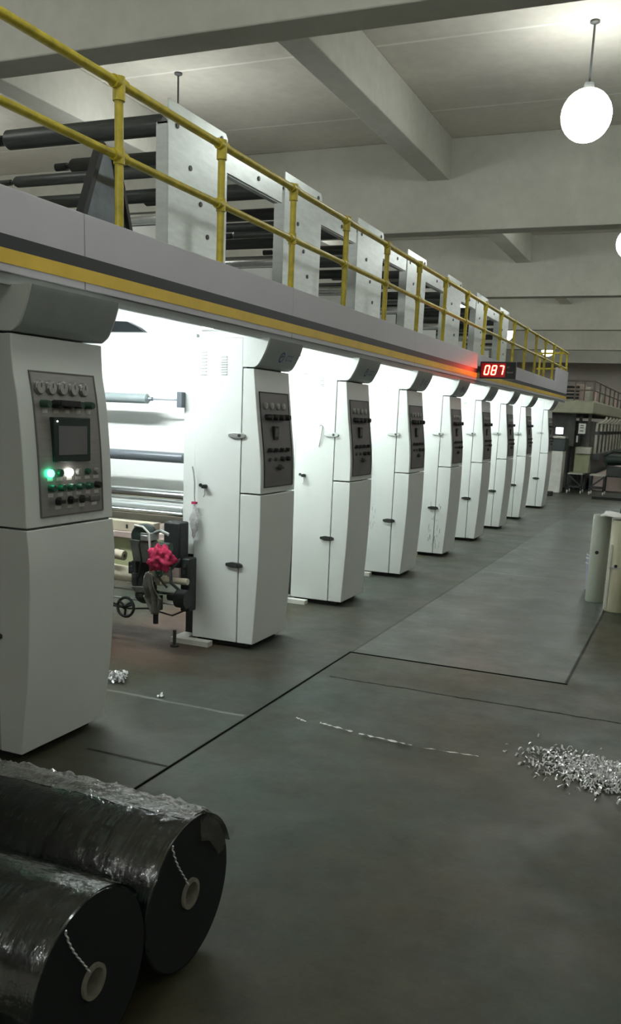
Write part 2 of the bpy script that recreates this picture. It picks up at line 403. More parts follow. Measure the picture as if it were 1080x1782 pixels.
# ------------------------------------------------------------------ walkway with striped fascia
XF = -2.62
w = thing('walkway', 'long raised walkway with pale grey fascia and black and yellow stripes along the press', 'walkway', (XF, 0, 2.11))
o = (XF, 0, 2.11)
seams = [-2.5, .6, 3.46, 5.72, 8.62, 11.53, 14.6, 17.95]
for a, b in zip(seams, seams[1:]):
    MB().box(XF-.03, XF, a+.003, b-.003, 2.115, 2.44).build('fascia_panel', M['fascia'], w, .003, off=o)
MB().box(XF-.03, XF, 17.956, 19.6, 2.115, 2.70).build('end_panel', M['fascia'], w, .003, off=o)
MB().box(XF, XF+.003, -2.5, 19.6, 2.205, 2.258).build('black_stripe', M['stripe_k'], w, off=o)
MB().box(XF, XF+.003, -2.5, 19.6, 2.148, 2.205).build('yellow_stripe', M['stripe_y'], w, off=o)
MB().box(-2.66, -2.633, -2.5, 19.55, 2.07, 2.118).build('lower_edge', M['hood'], w, off=o)
MB().box(-5.3, -2.652, -2.5, 19.55, 2.33, 2.40).build('deck', M['deck'], w, off=o)
MB().box(-5.3, -5.24, -2.5, 19.6, 2.11, 2.44).build('rear_fascia', M['fascia'], w, off=o)

# railing
r_ = thing('guardrail', 'yellow tubular guardrail with two rails running along the top of the walkway', 'railing', (-2.64, 0, 2.44))
o = (-2.64, 0, 2.44); XR = -2.64
def rail_y(j): return 3.75 + .982*j
top, mid = 3.065, 2.752
ys = [rail_y(j) for j in range(-3, 16)]
MB().tube([(XR, ys[0]-.5, top), (XR, 19.35, top), (-3.25, 19.45, top)], .021, 12).build('top_rail', M['yellow'], r_, off=o)
MB().tube([(XR, ys[0]-.5, mid), (XR, 19.35, mid), (-3.25, 19.45, mid)], .019, 12).build('middle_rail', M['yellow'], r_, off=o)
for y in ys + [19.35]:
    MB().cyl((XR, y, 2.441), (XR, y, top), .021, 12).build('post', M['yellow'], r_, off=o)
    f = MB(); f.cyl((XR, y, top-.075), (XR, y, top+.028), .029, 12); f.cyl((XR, y-.045, top), (XR, y+.045, top), .029, 12)
    f.build('joint_clamp', M['yellow'], r_, off=o)
    f = MB(); f.cyl((XR, y-.05, mid), (XR, y+.05, mid), .027, 12); f.cyl((XR, y, mid-.035), (XR, y, mid+.035), .027, 12)
    f.build('joint_clamp', M['yellow'], r_, off=o)
for y, x in ((19.45, -3.2),):
    MB().cyl((x, y, 2.40), (x, y, top), .021, 12).build('post', M['yellow'], r_, off=o)

# towers above the walkway
XT = -3.32
def tower(y, label, last=False, wide=.78, arm=.93):
    t = thing('roller_tower', label, 'machine', (XT, y, 2.40), 'steel plate roller towers on the walkway')
    top = 3.535-2.40
    if not last:
        poly = [(0,0),(wide,0),(wide,.883),(wide+arm,.883),(wide+arm,1.03),(wide,1.03),(wide,top-.03),(wide-.03,top),(0,top)]
    else: poly = [(0,0),(wide,0),(wide,top-.03),(wide-.03,top),(0,top)]
    MB().prism(poly, (-.012, 0)).build('face_plate', M['galv'], t, .002)
    b = MB(); b.box(-.085, -.012, 0.0, .02, 0, 1.0); b.box(-.085, -.012, wide-.02, wide, 0, 1.0); b.box(-.095, -.085, 0, wide, 0, 1.0); b.box(-.085, -.012, 0, wide, .99, 1.0)
    b.build('side_column', M['galv'], t)
    if not last:
        MB().box(-.06, -.012, wide, wide+arm-.04, .873, .883).build('arm_flange', M['steel'], t)
    for (hy, hz) in ((.1,1.0),(.27,.786),(.41,.59),(.51,.396),(.69,1.085),(1.28,.965)):
        if last and hy > 1: continue
        MB().cyl((-.002, hy, hz), (.006, hy, hz), .017, 16).build('bolt', M['black'], t)
    for (ry, rz, r, xl, mt) in ((.22,1.055,.066,-1.50,'rubber'),(.50,.93,.050,-1.15,'rubber'),(.24,.775,.038,-1.45,'rubber'),
                           (.48,.685,.046,-1.50,'rubber'),(.3,.49,.045,-1.50,'chrome'),(.5,.3,.05,-1.50,'rubber'),(.25,.17,.045,-1.5,'chrome'),(.55,.55,.04,-1.5,'rubber')):
        rb = MB(); xr = -.17 if rz > .9 else -.12
        rb.lathe((xl, ry, rz), (1,0,0), [(0,0),(0,r*.75),(.02,r),(xr-xl-.03,r),(xr-xl,r*.7),(xr-xl,0)], 24)
        ro = rb.build('roller', M[mt], t)
        sb = MB(); sb.cyl((xl-.04, ry, rz), (xl+.01, ry, rz), r*.3, 10); sb.cyl((xl-.14, ry, rz), (xl-.039, ry, rz), r*.55, 12); sb.build('journal', M['dark'], ro)
        MB().cyl((xr-.005, ry, rz), (-.095, ry, rz), r*.3, 10).build('shaft', M['dark'], ro)
    # film running between the rollers
    fb = MB(); fb.box(-1.4, -.2, .285, .287, .22, .44)
    fb.build('film', M['film_web'], t)
    return t
tl = ['steel plate roller tower nearest the camera, with three long dark rollers sticking out',
      'second steel plate tower from the camera, with an opening showing rollers after it',
      'third steel plate tower from the camera, with a brightly shining plate',
      'fourth steel plate tower from the camera, behind the sixth railing post',
      'fifth steel plate tower from the camera, beside a glaring lamp',
      'sixth steel plate tower from the camera, small and partly behind railing posts',
      'last and smallest steel plate tower, above the red number display']
TY = (5.255, 7.016, 8.74, 10.4, 12.22, 13.95, 15.7)
for i, (y, lb) in enumerate(zip(TY, tl)):
    tower(y, lb, last=(i == 6), arm=(TY[i+1]-y-.83) if i < 6 else 0)

# black triangular bracket on the deck
t = thing('triangular_bracket', 'dark steel triangular bracket standing on the walkway behind the first railing post', 'bracket', (-2.80, 3.88, 2.40))
pl = [(-.17,0),(.225,0),(.075,.43),(-.02,.45),(-.165,.1)]
MB().prism([(a, b) for a, b in pl], (-.03, -.022)).build('plate', M['dsteel'], t)
f = MB(); f.prism([(-.19,0),(-.165,0),(-.16,.1),(-.01,.45),(-.035,.46),(-.19,.11)], (-.045, 0)); f.build('flange', M['black'], t)
f = MB(); f.prism([(.225,0),(.25,0),(.1,.43),(.075,.43)], (-.045, 0)); f.build('flange', M['black'], t)
MB().cyl((-.024, -.12, .06), (-.012, -.12, .06), .012, 12).build('bolt', M['chrome'], t)

# loose translucent film hanging from the long rollers at the left
b = MB(); n = 14; vs = []; fs = []
for i in range(n):
    for j in range(10):
        u = i/(n-1); v = j/9
        vs.append((-4.98 + .17*u + .02*math.sin(5*v+3*u), 5.35 + .03*math.sin(9*u), 3.44 - 1.02*v + .01*math.sin(6*u)))
for i in range(n-1):
    for j in range(9): fs.append((i*10+j, (i+1)*10+j, (i+1)*10+j+1, i*10+j+1))
b.add(vs, fs)
solo(b, 'plastic_sheet', M['bag'], (-4.9, 5.35, 2.42), 'translucent plastic film hanging down at the left end of the topmost dark roller', 'plastic film')

# ------------------------------------------------------------------ control cabinets
PF1 = [(.04,-.002),(.3,.014),(.556,.026),(.85,.033),(1.073,.030),(1.302,.023),(1.6,-.013),(1.885,-.044)]
PH1 = [(1.892,-.046),(1.906,-.02),(1.936,.002),(1.984,.028),(2.032,.048),(2.075,.060)]
PF0 = [(.04,0),(.3,.035),(.492,.053),(.88,.070),(1.08,.058),(1.369,.047),(1.605,.027),(1.75,.004),(1.885,-.002)]
PH0 = [(1.892,0),(1.906,.022),(1.926,.043),(1.982,.071),(2.049,.096),(2.075,.103)]
XC = -2.64
def slab(x0, prof, y0, y1, z0, z1):
    tab = [(z, x) for z, x in smooth_tab(prof) if z0 < z < z1]
    P = [(z0, lerp(smooth_tab(prof), z0))] + tab + [(z1, lerp(smooth_tab(prof), z1))]
    poly = [(x0, z0)] + [(x, z) for z, x in P] + [(x0, z1)]
    return MB().prism(poly, (y0, y1), 'y')
def cabinet(y, W, PF, PH, near, label, group):
    t = thing('control_cabinet', label, 'cabinet', (XC, y, 0), group)
    pf = smooth_tab(PF)
    MB().box(-.46, -.06, .05, W-.05, 0, .04).build('plinth', M['plinth'], t)
    # carcass with door seam
    MB().box(-.475, -.127, 0, W, .04, 2.075).build('side_panel', M['cab'], t, .003)
    MB().box(-.128, -.10, .008, W-.008, .05, 2.07).build('seam', M['cab_dark'], t)
    slab(-.121, PF, 0, W, .04, 1.066).build('lower_cover', M['cab'], t, .004)
    slab(-.121, PF, 0, W, 1.075, 1.883).build('upper_cover', M['cab'], t, .004)
    slab(-.1265, PH, 0, W, 1.893, 2.075).build('hood_side', M['cab'], t)
    # concave grey front of hood, as a thin skin in front of the side cheeks
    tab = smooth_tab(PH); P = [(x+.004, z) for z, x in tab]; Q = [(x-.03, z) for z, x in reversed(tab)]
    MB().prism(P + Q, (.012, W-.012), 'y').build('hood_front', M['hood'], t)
    MB().box(-.50, -.035, .05, W-.05, 2.080, 2.115).build('top_box', M['cab'], t)
    # frame plate behind the cabinet
    MB().box(-.575, -.485, .02, W-.02, .62, 2.10).build('frame_plate', M['cab'], t, .003)
    MB().box(-.56, -.49, .05, W-.05, .05, .62).build('frame_leg', M['dark'], t)
    f = MB(); f.box(-.60, -.30, -.09, -.02, .0, .035); f.box(-.60, -.5, -.02, .1, 0, .035); f.build('foot_plate', M['white'], t)
    # latches
    for z in (1.451, .583):
        h = MB()
        h.prism([(-.215,z-.009),(-.17,z-.019),(-.11,z-.017),(-.09,z-.008),(-.09,z+.008),(-.11,z+.017),(-.17,z+.019),(-.215,z+.009)], (-.016, -.0005), 'y')
        lt = h.build('latch', M['steel'] if z > 1 else M['dark'], t, .003)
        MB().cyl((-.13, -.024, z), (-.13, -.0165, z), .010, 12).build('latch_pin', M['dark'], lt)
    MB().cyl((-.425, -.006, 1.106), (-.425, 0, 1.106), .012, 16).build('lock', M['dark'], t)
    kb = MB(); kb.cyl((-.385, -.03, 1.10), (-.385, 0, 1.10), .014, 16); kb.box(-.40, -.36, -.036, -.029, 1.088, 1.11); kb.build('lock', M['black'], t)
    kb = MB(); kb.tube([(-.375, -.036, 1.09), (-.373, -.036, 1.05), (-.383, -.033, 1.03)], .003, 6); kb.build('key_cord', M['scuff'], t)
    for (vx, z0, z1) in ((-.415, 1.84, 1.985), (-.262, 1.845, 1.955)):
        v = MB()
        for q in range(8):
            z = z0 + (z1-z0)*q/7
            v.prism([(0,z-.006),(-.008,z-.004),(0,z+.004)], (vx-.022, vx+.022), 'x')
        v.build('louvre_vent', M['cab'], t)
    # control panel following the curve
    a, b_ = (.095, .53) if near else (.05, .49)
    z0, z1 = 1.12, 1.735
    zz = [z0 + (z1-z0)*q/14 for q in range(15)]
    P = [(lerp(pf, z)+.004, z) for z in zz]; Q = [(lerp(pf, z)-.01, z) for z in reversed(zz)]
    cp = MB().prism(P + Q, (a, b_), 'y').build('control_panel', M['panel'] if near else M['panel_grey'], t)
    fr = MB()
    for (u0, u1) in ((a-.006, a), (b_, b_+.006)):
        fr.prism([(x+.003, z) for x, z in P] + Q, (u0, u1), 'y')
    for (w0, w1) in ((z0-.006, z0), (z1, z1+.006)):
        fr.box(lerp(pf, w0)-.01, lerp(pf, w0)+.006, a-.006, b_+.006, w0, w1)
    fr.build('panel_frame', M['panel_grey'] if near else M['dark'], cp)
    def X(z): return lerp(pf, z) + .004
    def disc(name, u, z, r, h, m, n=20):
        return MB().lathe((X(z)-.002, u, z), (1,0,0), [(0,0),(0,r),(h*.8,r),(h,r*.85),(h,0)], n).build(name, M[m], cp)
    def plate(name, u, z, du, dz, h, m, bev=0):
        x = X(z); return MB().box(x-.004, x+h, u-du, u+du, z-dz, z+dz).build(name, M[m], cp, bev)
    if near:
        for q in range(5):
            u = .135 + .0757*q
            disc('gauge', u, 1.672, .031, .018, 'chrome')
            MB().cyl((X(1.672)+.0165, u, 1.672), (X(1.672)+.0178, u, 1.672), .025, 20).build('gauge_face', M['gauge'], cp)
            n_ = MB(); x = X(1.672)+.0185; n_.box(x, x+.001, u-.0015, u+.0015, 1.672, 1.690); n_.build('gauge_needle', M['black'], cp)
        for q in range(5):
            u = .145 + .0757*q
            disc('regulator_knob', u, 1.603, .017, .045, 'black' if q in (1, 2) else 'green')
            plate('label_plate', u+.012, 1.572, .017, .007, .0015, 'label')
        MB().box(X(1.61)+.002, X(1.61)+.05, .215, .35, 1.595, 1.622).build('regulator_bracket', M['black'], cp, .003)
        xb = lerp(pf, 1.45)
        hm = MB().box(xb-.01, xb+.022, .185, .44, 1.352, 1.548).build('touch_display', M['bezel'], cp, .004)
        MB().box(xb+.021, xb+.0235, .212, .412, 1.383, 1.510).build('display_screen', M['screen'], cp)
        MB().cyl((xb+.021, .205, 1.53), (xb+.024, .205, 1.53), .003, 8).build('display_led', M['w_on'], cp)
        for q in range(6):
            u = .158 + .0657*q
            mt = ['g_on','btn_green','w_on','btn_grey','btn_green','btn_grey'][q]
            disc('indicator_lamp', u, 1.305, .017 if q < 4 else .014, .018, mt)
            plate('label_plate', u, 1.277, .019, .007, .0015, 'label')
            disc('push_button', u, 1.24, .016, .03, 'btn_green' if q < 5 else 'black')
            plate('label_plate', u, 1.209, .017, .0085, .0015, 'label')
        for u, mt, w_ in ((.205,'black',.028),(.29,'black',.028),(.372,'dark',.018)):
            f = MB(); x = X(1.18); f.cyl((x, u, 1.18), (x+.012, u, 1.18), .018, 16); f.box(x+.012, x+.035, u-w_/2-.008, u+w_/2, 1.172, 1.188)
            f.build('rotary_switch', M[mt], cp)
            plate('label_plate', u, 1.153, .02, .008, .0015, 'label')
        plate('keypad', .466, 1.178, .038, .013, .012, 'panel_grey', .003)
        plate('label_plate', .466, 1.153, .02, .007, .0015, 'label')
    else:
        for q in range(4):
            u = .125 + .093*q
            disc('gauge', u, 1.65, .024, .012, 'btn_grey', 14)
            n_ = MB(); x = X(1.65)+.0125; n_.box(x, x+.001, u-.012, u+.004, 1.636, 1.642); n_.box(x, x+.001, u-.004, u+.002, 1.642, 1.668)
            n_.build('gauge_needle', M['label'], cp)
            disc('regulator_knob', u, 1.578, .02, .05, 'black', 12)
            disc('push_button', u, 1.362, .013, .028, 'black', 12)
            plate('button_guard', u-.008, 1.352, .022, .005, .016, 'black')
            disc('push_button', u, 1.30, .012 if q < 2 else .016, .014 if q < 2 else .03, 'dark' if q < 2 else 'black', 12)
        plate('regulator_bracket', .265, 1.582, .16, .007, .03, 'black')
        plate('display', .235, 1.475, .034, .045, .016, 'black', .002)
        x = X(1.475)+.0155; MB().box(x, x+.0015, .212, .258, 1.45, 1.505).build('display_screen', M['panel_grey'], cp)
        disc('rotary_switch', .27, 1.245, .02, .022, 'dark', 14)
        plate('rotary_lever', .262, 1.24, .03, .006, .03, 'dark')
        # round emblem with a lettered swoosh on the hood
        ph = smooth_tab(PH)
        def patch(ring, cu, cz, ru0, ru1, a0, a1, n=24):
            vs = []; fs = []
            for q in range(n+1):
                th = a0 + (a1-a0)*q/n
                for rr in (ru0, ru1):
                    z = cz + rr*1.0*math.sin(th); u = cu + rr*math.cos(th)
                    vs.append((lerp(ph, z)+.0055, u, z))
            for q in range(n): fs.append((2*q, 2*q+1, 2*q+3, 2*q+2))
            ring.add(vs, fs)
        e = MB(); patch(e, .27, 1.972, .024, .034, 0, 2*PI); patch(e, .27, 1.972, .0, .014, .4, 3.6)
        for q in range(3):
            u = .345 + .035*q
            for (zz0, zz1, uu0, uu1) in ((1.955,1.992,u,u+.007),(1.955,1.961,u,u+.024),(1.986,1.992,u,u+.024)):
                e.add([(lerp(ph, zz0)+.0055,uu0,zz0),(lerp(ph, zz0)+.0055,uu1,zz0),(lerp(ph, zz1)+.0055,uu1,zz1),(lerp(ph, zz1)+.0055,uu0,zz1)], [(0,1,2,3)])
        e.build('emblem', M['blue'], t)
    return t
cab0 = cabinet(2.992, .615, PF0, PH0, True, 'widest white control cabinet nearest the camera, with touch display and lit green button', 'press control cabinets')
g = 'press control cabinets'
cab1 = cabinet(5.289, .54, PF1, PH1, False, 'white control cabinet right of the open bay with rollers, with two louvre vents', g)
Yc = [6.96 + 1.6706*q for q in range(6)] + [17.73]
lb = ['white control cabinet with a bent wire hook hanging on its side, third from the camera',
      'white control cabinet fourth from the camera, just right of the one with the wire hook',
      'white control cabinet with dark scratch marks along its lower seam, fifth from the camera',
      'white control cabinet sixth from the camera, below and left of the red number display',
      'white control cabinet seventh from the camera, below the red number display',
      'eighth white control cabinet, between the one below the display and the farthest one',
      'farthest and smallest white control cabinet, at the end of the press line']
for y, l in zip(Yc, lb):
    c = copy_tree(cab1, (XC, y, 0)); c['label'] = l
# hook on the third cabinet's side
hk = MB().tube([(-2.90, 6.952, 1.345), (-2.885, 6.948, 1.42), (-2.872, 6.946, 1.50), (-2.872, 6.945, 1.515), (-2.88, 6.945, 1.524), (-2.892, 6.946, 1.525), (-2.898, 6.947, 1.515)], .0035, 8)
solo(hk, 'wire_hook', M['scuff'], (-2.885, 6.95, 1.345), 'thin bent wire hook stuck on the white side of the third cabinet', 'hook')
# scuff marks belong to the cabinet sides
for root in [o for o in C.objects if o.name.startswith('control_cabinet') and abs(o.location.y - Yc[2]) < .01]:
    s = MB(); rnd = random.Random(3)
    for q in range(34):
        x = rnd.choice((-.13, -.105, -.175, -.07)) + rnd.uniform(-.02, .02); z = rnd.uniform(.08, .62); h = rnd.uniform(.01, .06)
        s.box(x, x+rnd.uniform(.002, .006), -.0018, -.0004, z, z+h)
    s.build('scratch_marks', M['scuff'], root)['kind'] = 'stuff'
for root in [o for o in C.objects if o.name.startswith('control_cabinet') and abs(o.location.y - Yc[1]) < .01]:
    s = MB(); rnd = random.Random(5)
    for q in range(14):
        x = rnd.uniform(-.40, -.30); z = rnd.uniform(.45, .75); h = rnd.uniform(.01, .05)
        s.box(x, x+rnd.uniform(.001, .003), -.0018, -.0004, z, z+h)
    s.build('scratch_marks', M['scuff'], root)['kind'] = 'stuff'

# clear bag with red tie hanging at the bay edge
t = thing('hanging_bag', 'crumpled clear plastic bag with red tie hanging on the left edge of the second cabinet', 'plastic bag', (-3.09, 5.25, 1.03))
MB().tube([(0,0,0),(.004,.004,-.05),(-.006,0,-.1)], .003, 6).build('string', M['scuff'], t)
MB().box(-.018, .018, -.01, .01, -.052, -.036).build('tie', M['pink'], t)
s = MB(); rnd = random.Random(2); prof = []
vs = []; fs = []
for i in range(12):
    for k in range(12):
        th = 2*PI*k/12; r = .028*math.sin(PI*min(1, (i+.6)/11.5))**.6*(1+rnd.uniform(-.35, .35))
        vs.append((r*math.cos(th)+.004*math.sin(i), .5*r*math.sin(th), -.06-.021*i))
for i in range(11):
    for k in range(12): fs.append((i*12+k, i*12+(k+1)%12, (i+1)*12+(k+1)%12, (i+1)*12+k))
s.add(vs, fs).build('bag_film', M['scrap'], t)
MB().tube([(-.02,0,.20),(-.008,0,.16),(.0,0,.10),(.0,0,0)], .005, 8).build('hanger', M['steel'], t)

# corrugated hose at rear edge of the near cabinet
hs = MB(); pts = [(-2.655 + .024*math.sin(PI*q/20), 3.618, 1.20 - .42*q/20) for q in range(21)]
hs.tube(pts, .016, 10, True, [.016 + (.003 if q % 2 else 0) for q in range(21)])
hs.build('cable_hose', M['black'], cab0, off=(XC, 2.992, 0))

# ------------------------------------------------------------------ printing units in the bays
def bay(y0, y1, full, label):
    """press unit between y0 (back of one cabinet) and y1 (next cabinet)"""
    t = thing('printing_unit', label, 'machine', (-3.22, y1, 0), 'printing units between the cabinets')
    def L(x): return x + 3.22
    def B(mb, name, m, bev=0): return mb.build(name, M[m], t, bev, off=(-3.22, y1, 0))
    B(MB().box(-4.75, -4.67, y1-.1, y1+.9 if full else y1+.5, 0.0, 2.1), 'far_frame', 'cab')
    for z, r, xr, dy, m in ((1.668,.034,-3.53,.07,'pale_roller'), (1.275,.036,-3.225,.06,'grey_roller'), (1.00,.045,-3.225,.10,'chrome'),
                         (.925,.022,-3.22,.05,'white_roller'), (.885,.020,-3.22,.04,'chrome')):
        b = MB(); b.lathe((-4.66, y1+dy, z), (1,0,0), [(0,0),(0,r),(xr+4.66-.012,r),(xr+4.66,r*.6),(xr+4.66,0)], 24)
        ro = B(b, 'roller', m)
        if xr < -3.5:
            s = MB(); s.cyl((xr, y1+dy, z), (-3.27, y1+dy, z), .006, 10); s.cyl((xr, y1+dy, z), (xr+.03, y1+dy, z), .014, 10); s.cyl((-3.285, y1+dy, z), (-3.23, y1+dy, z), .016, 12)
            B(s, 'shaft', 'grey_roller')
            B(MB().box(-3.245, -3.205, y1-.03, y1+.018, z-.052, z+.052), 'shaft_bracket', 'grey_roller', .004)
    b = MB(); b.box(-4.64, -3.24, y1+.28, y1+.283, .78, 2.30); B(b, 'film_web', 'film_web')
    B(MB().box(-4.64, -3.24, y1+.12, y1+.19, .80, .86), 'ink_doctor_bar', 'steel')
    B(MB().box(-4.6, -3.24, y1+.02, y1+.35, .40, .70), 'ink_tray', 'ledge')
    return t
# the near bay
bay(3.61, 5.289, True, 'printing unit with white film and rollers in the bright open bay beside nearest cabinet')
edges = [5.289+.54] + [y+.54 for y in Yc]
for q, (a, c) in enumerate(zip(edges, Yc)):
    bay(a, c, False, 'printing unit hidden in the glaring gap before the ' + ['third','fourth','fifth','sixth','seventh','eighth','farthest'][q] + ' cabinet')
# bay lamps
def bay_lamp(y, label, x0=-4.3, x1=-3.12):
    t = thing('bay_lamp', label, 'lamp', (x1, y, 2.33), 'fluorescent lamps under the walkway')
    MB().box(x0-x1-.03, .03, -.05, .05, -.05, 0).build('lamp_housing', M['white'], t)
    for dy in (-.028, .028):
        MB().cyl((x0-x1, dy, -.075), (0, dy, -.075), .014, 14).build('lamp_tube', M['tube'], t)
    f = MB(); f.box(0, .014, -.045, .045, -.095, -.05); f.box(x0-x1-.014, x0-x1, -.045, .045, -.095, -.05); f.build('end_cap', M['white'], t)
    return t
lamp0 = bay_lamp(4.45, 'glaring fluorescent lamp under the walkway in the wide open bay next to the nearest cabinet')
on = ['second and third','third and fourth','fourth and fifth','fifth and sixth','sixth and seventh','seventh and eighth','eighth and farthest']
for q, (a, c) in enumerate(zip(edges, Yc)):
    bay_lamp((a+c)/2, 'glaring lamp under the walkway between the %s cabinets' % on[q])
bay_lamp(18.75, 'lamp under the walkway end beyond the farthest cabinet')
# dark bracket under the lamp
sb = MB(); sb.prism([(-3.22,2.01),(-2.84,2.01),(-2.88,2.035),(-2.95,2.065),(-3.22,2.075)], (4.26, 4.30), 'y'); sb.box(-3.21, -3.18, 4.27, 4.29, 2.07, 2.33)
sb.build('shade_plate', M['grey_roller'], lamp0, off=(-3.12, 4.45, 2.33))

# inking machinery in the open bay
Y0 = 4.95
t = thing('inking_carriage', 'dark inking carriage with motor, trays and rails low in the open bay', 'machine', (-3.25, Y0, 0))
def B(mb, name, m, bev=0, parent=None):
    o = mb.build(name, M[m], parent or t, bev, off=(-3.25, Y0, 0)); return o
B(MB().box(-4.3, -3.33, 5.12, 5.2, .765, .835), 'scale_bar', 'beige', .004)
B(MB().box(-4.3, -3.33, 5.10, 5.19, .72, .763), 'lower_bar', 'ledge', .004)
f = MB(); f.box(-3.48,-3.47,5.112,5.12,.79,.81); f.box(-3.40,-3.38,5.112,5.12,.785,.812); f.box(-3.55,-3.54,5.112,5.12,.785,.812); B(f, 'scale_marks', 'dark')
B(MB().box(-4.3, -3.3, 5.14, 5.2, .50, .715), 'back_panel', 'olive', .004)
b = MB(); b.lathe((-3.315, 5.03, .775), (.15,-1,0), [(0,0),(0,.06),(.02,.075),(.09,.078),(.12,.066),(.125,0)], 24); B(b, 'motor', 'bezel')
b = MB(); b.box(-3.29, -3.225, 4.90, 5.0, .745, .80); b.box(-3.285, -3.23, 4.893, 4.90, .75, .785); B(b, 'motor_box', 'steel', .004)
b = MB(); b.tube([(-3.335,4.9,.845),(-3.27,4.9,.84),(-3.22,4.9,.80),(-3.215,4.9,.70)], .008, 8); B(b, 'cable', 'label')
B(MB().prism([(-3.345,.605),(-3.375,.75),(-3.24,.745),(-3.20,.70),(-3.20,.64),(-3.255,.60)], (4.90, 5.02), 'y'), 'angled_tray', 'tray', .004)
B(MB().box(-3.24, -3.11, 5.1, 5.22, .55, .86), 'gear_case', 'iron', .012)
b = MB(); b.tube([(-3.21,4.95,.80),(-3.16,4.94,.82),(-3.10,4.94,.80)], .012, 8); B(b, 'pipe', 'steel')
B(MB().box(-3.115, -3.045, 5.12, 5.22, .25, .62), 'side_post', 'iron', .01)
B(MB().prism([(-3.38,.60),(-3.38,.44),(-3.35,.40),(-3.30,.40),(-3.275,.60)], (4.93, 5.0), 'y'), 'clamp_arm', 'iron', .004)
b = MB(); b.cyl((-4.2,5.0,.665),(-3.52,5.0,.64),.018,14); B(b, 'shaft', 'dark')
b = MB(); b.box(-3.28,-3.215,5.0,5.08,.46,.56); b.box(-3.30,-3.19,4.99,5.08,.44,.50); B(b, 'end_block', 'beige', .004)
b = MB(); b.cyl((-4.3,5.08,.50),(-3.36,5.08,.47),.055,18); B(b, 'ink_roller', 'beige')
b = MB(); b.cyl((-3.6,5.06,.46),(-3.02,5.06,.475),.022,14); B(b, 'rail', 'beige')
b = MB(); b.cyl((-4.4,4.98,.385),(-3.02,4.98,.40),.011,12); B(b, 'rail', 'chrome')
b = MB(); b.cyl((-4.4,4.98,.315),(-3.02,4.98,.33),.007,12); B(b, 'rail', 'steel')
b = MB(); b.cyl((-3.06,5.0,.37),(-2.98,5.0,.37),.062,20); b.cyl((-3.13,5.0,.375),(-3.06,5.0,.375),.028,14); B(b, 'coupling', 'iron')
b = MB(); b.sphere((-3.29,4.96,.37),.06,16,1.2,1,.95); b.cyl((-3.29,4.96,.42),(-3.23,4.96,.42),.05,16); B(b, 'gearbox', 'iron')
hw = B(MB().torus((-3.405,4.90,.285), (0,-1,.1), .064, .010), 'handwheel', 'black')
f = MB()
for a in (.4, 2.5, 4.6): f.cyl((-3.405,4.90,.285),(-3.405+.062*math.cos(a),4.90,.285+.062*math.sin(a)),.008,8)
f.cyl((-3.405,4.88,.285),(-3.405,4.96,.30),.014,12); f.cyl((-3.60,4.9,.29),(-3.41,4.9,.28),.008,8)
f.build('wheel_spokes', M['black'], hw, off=(-3.25, Y0, 0))
b = MB(); b.cyl((-3.205,4.96,.36),(-3.205,4.96,.185),.018,14); b.box(-3.24,-3.17,4.93,4.99,.28,.38); B(b, 'drop_post', 'black')
b = MB(); b.torus((-3.145,4.90,.545),(0,-1,.2),.026,.007); b.cyl((-3.145,4.88,.545),(-3.145,5.0,.545),.012,12); B(b, 'small_handwheel', 'green')
b = MB(); b.tube([(-3.15,4.89,.53),(-3.10,4.89,.48),(-3.08,4.90,.455)], .008, 8); B(b, 'lever', 'black')
b = MB(); b.tube([(-3.6,5.0,.28),(-3.45,5.0,.25),(-3.3,5.0,.27),(-3.1,5.0,.245),(-2.99,5.0,.30)], .006, 8); B(b, 'cable', 'dark')
b = MB(); b.cyl((-3.075,4.99,.04),(-3.075,4.99,.15),.012,12); b.cyl((-3.075,4.99,.035),(-3.075,4.99,.05),.03,12); B(b, 'levelling_foot', 'dark')

b = MB(); b.cyl((-3.345,4.93,.60),(-3.345,4.93,.43),.012,10); b.cyl((-3.345,4.93,.52),(-3.345,4.93,.49),.022,12); B(b, 'adjusting_screw', 'dark')
b = MB(); b.tube([(-3.26,4.92,.82),(-3.30,4.90,.72),(-3.28,4.90,.62),(-3.31,4.91,.50)], .007, 8); B(b, 'hose', 'iron')
b = MB(); b.tube([(-3.09,5.08,.62),(-3.13,5.02,.55),(-3.10,4.98,.47),(-3.04,5.0,.42)], .011, 8); B(b, 'hose', 'iron')
b = MB(); b.box(-3.44,-3.36,4.98,5.06,.50,.58); b.cyl((-3.40,4.95,.54),(-3.40,4.98,.54),.02,12); B(b, 'bearing_block', 'dark', .004)
b = MB(); b.prism([(-3.36,.43),(-3.25,.44),(-3.24,.40),(-3.33,.395)], (4.90,4.98), 'y'); B(b, 'clamp_plate', 'tray', .003)
for q in range(7): B(MB().cyl((-3.08,5.11,.30+.045*q),(-3.08,5.122,.30+.045*q),.012,10), 'bolt', 'dark')
b = MB(); b.cyl((-3.20,5.0,.70),(-3.12,5.0,.70),.035,16); b.cyl((-3.225,5.0,.70),(-3.20,5.0,.70),.02,12); B(b, 'drive_hub', 'green')
t = thing('tape_roll', 'small cream paper roll on a shaft at the left of the open bay', 'roll', (-3.455, 4.93, .63))
MB().lathe((-.055,0,.005),(1,0,-.08),[(0,.014),(0,.034),(.075,.034),(.075,.014)], 20).build('paper', M['beige'], t)
MB().lathe((-.056,0,.005),(1,0,-.08),[(0,.008),(0,.014),(.078,.014),(.078,.008)], 16).build('core', M['chrome'], t)

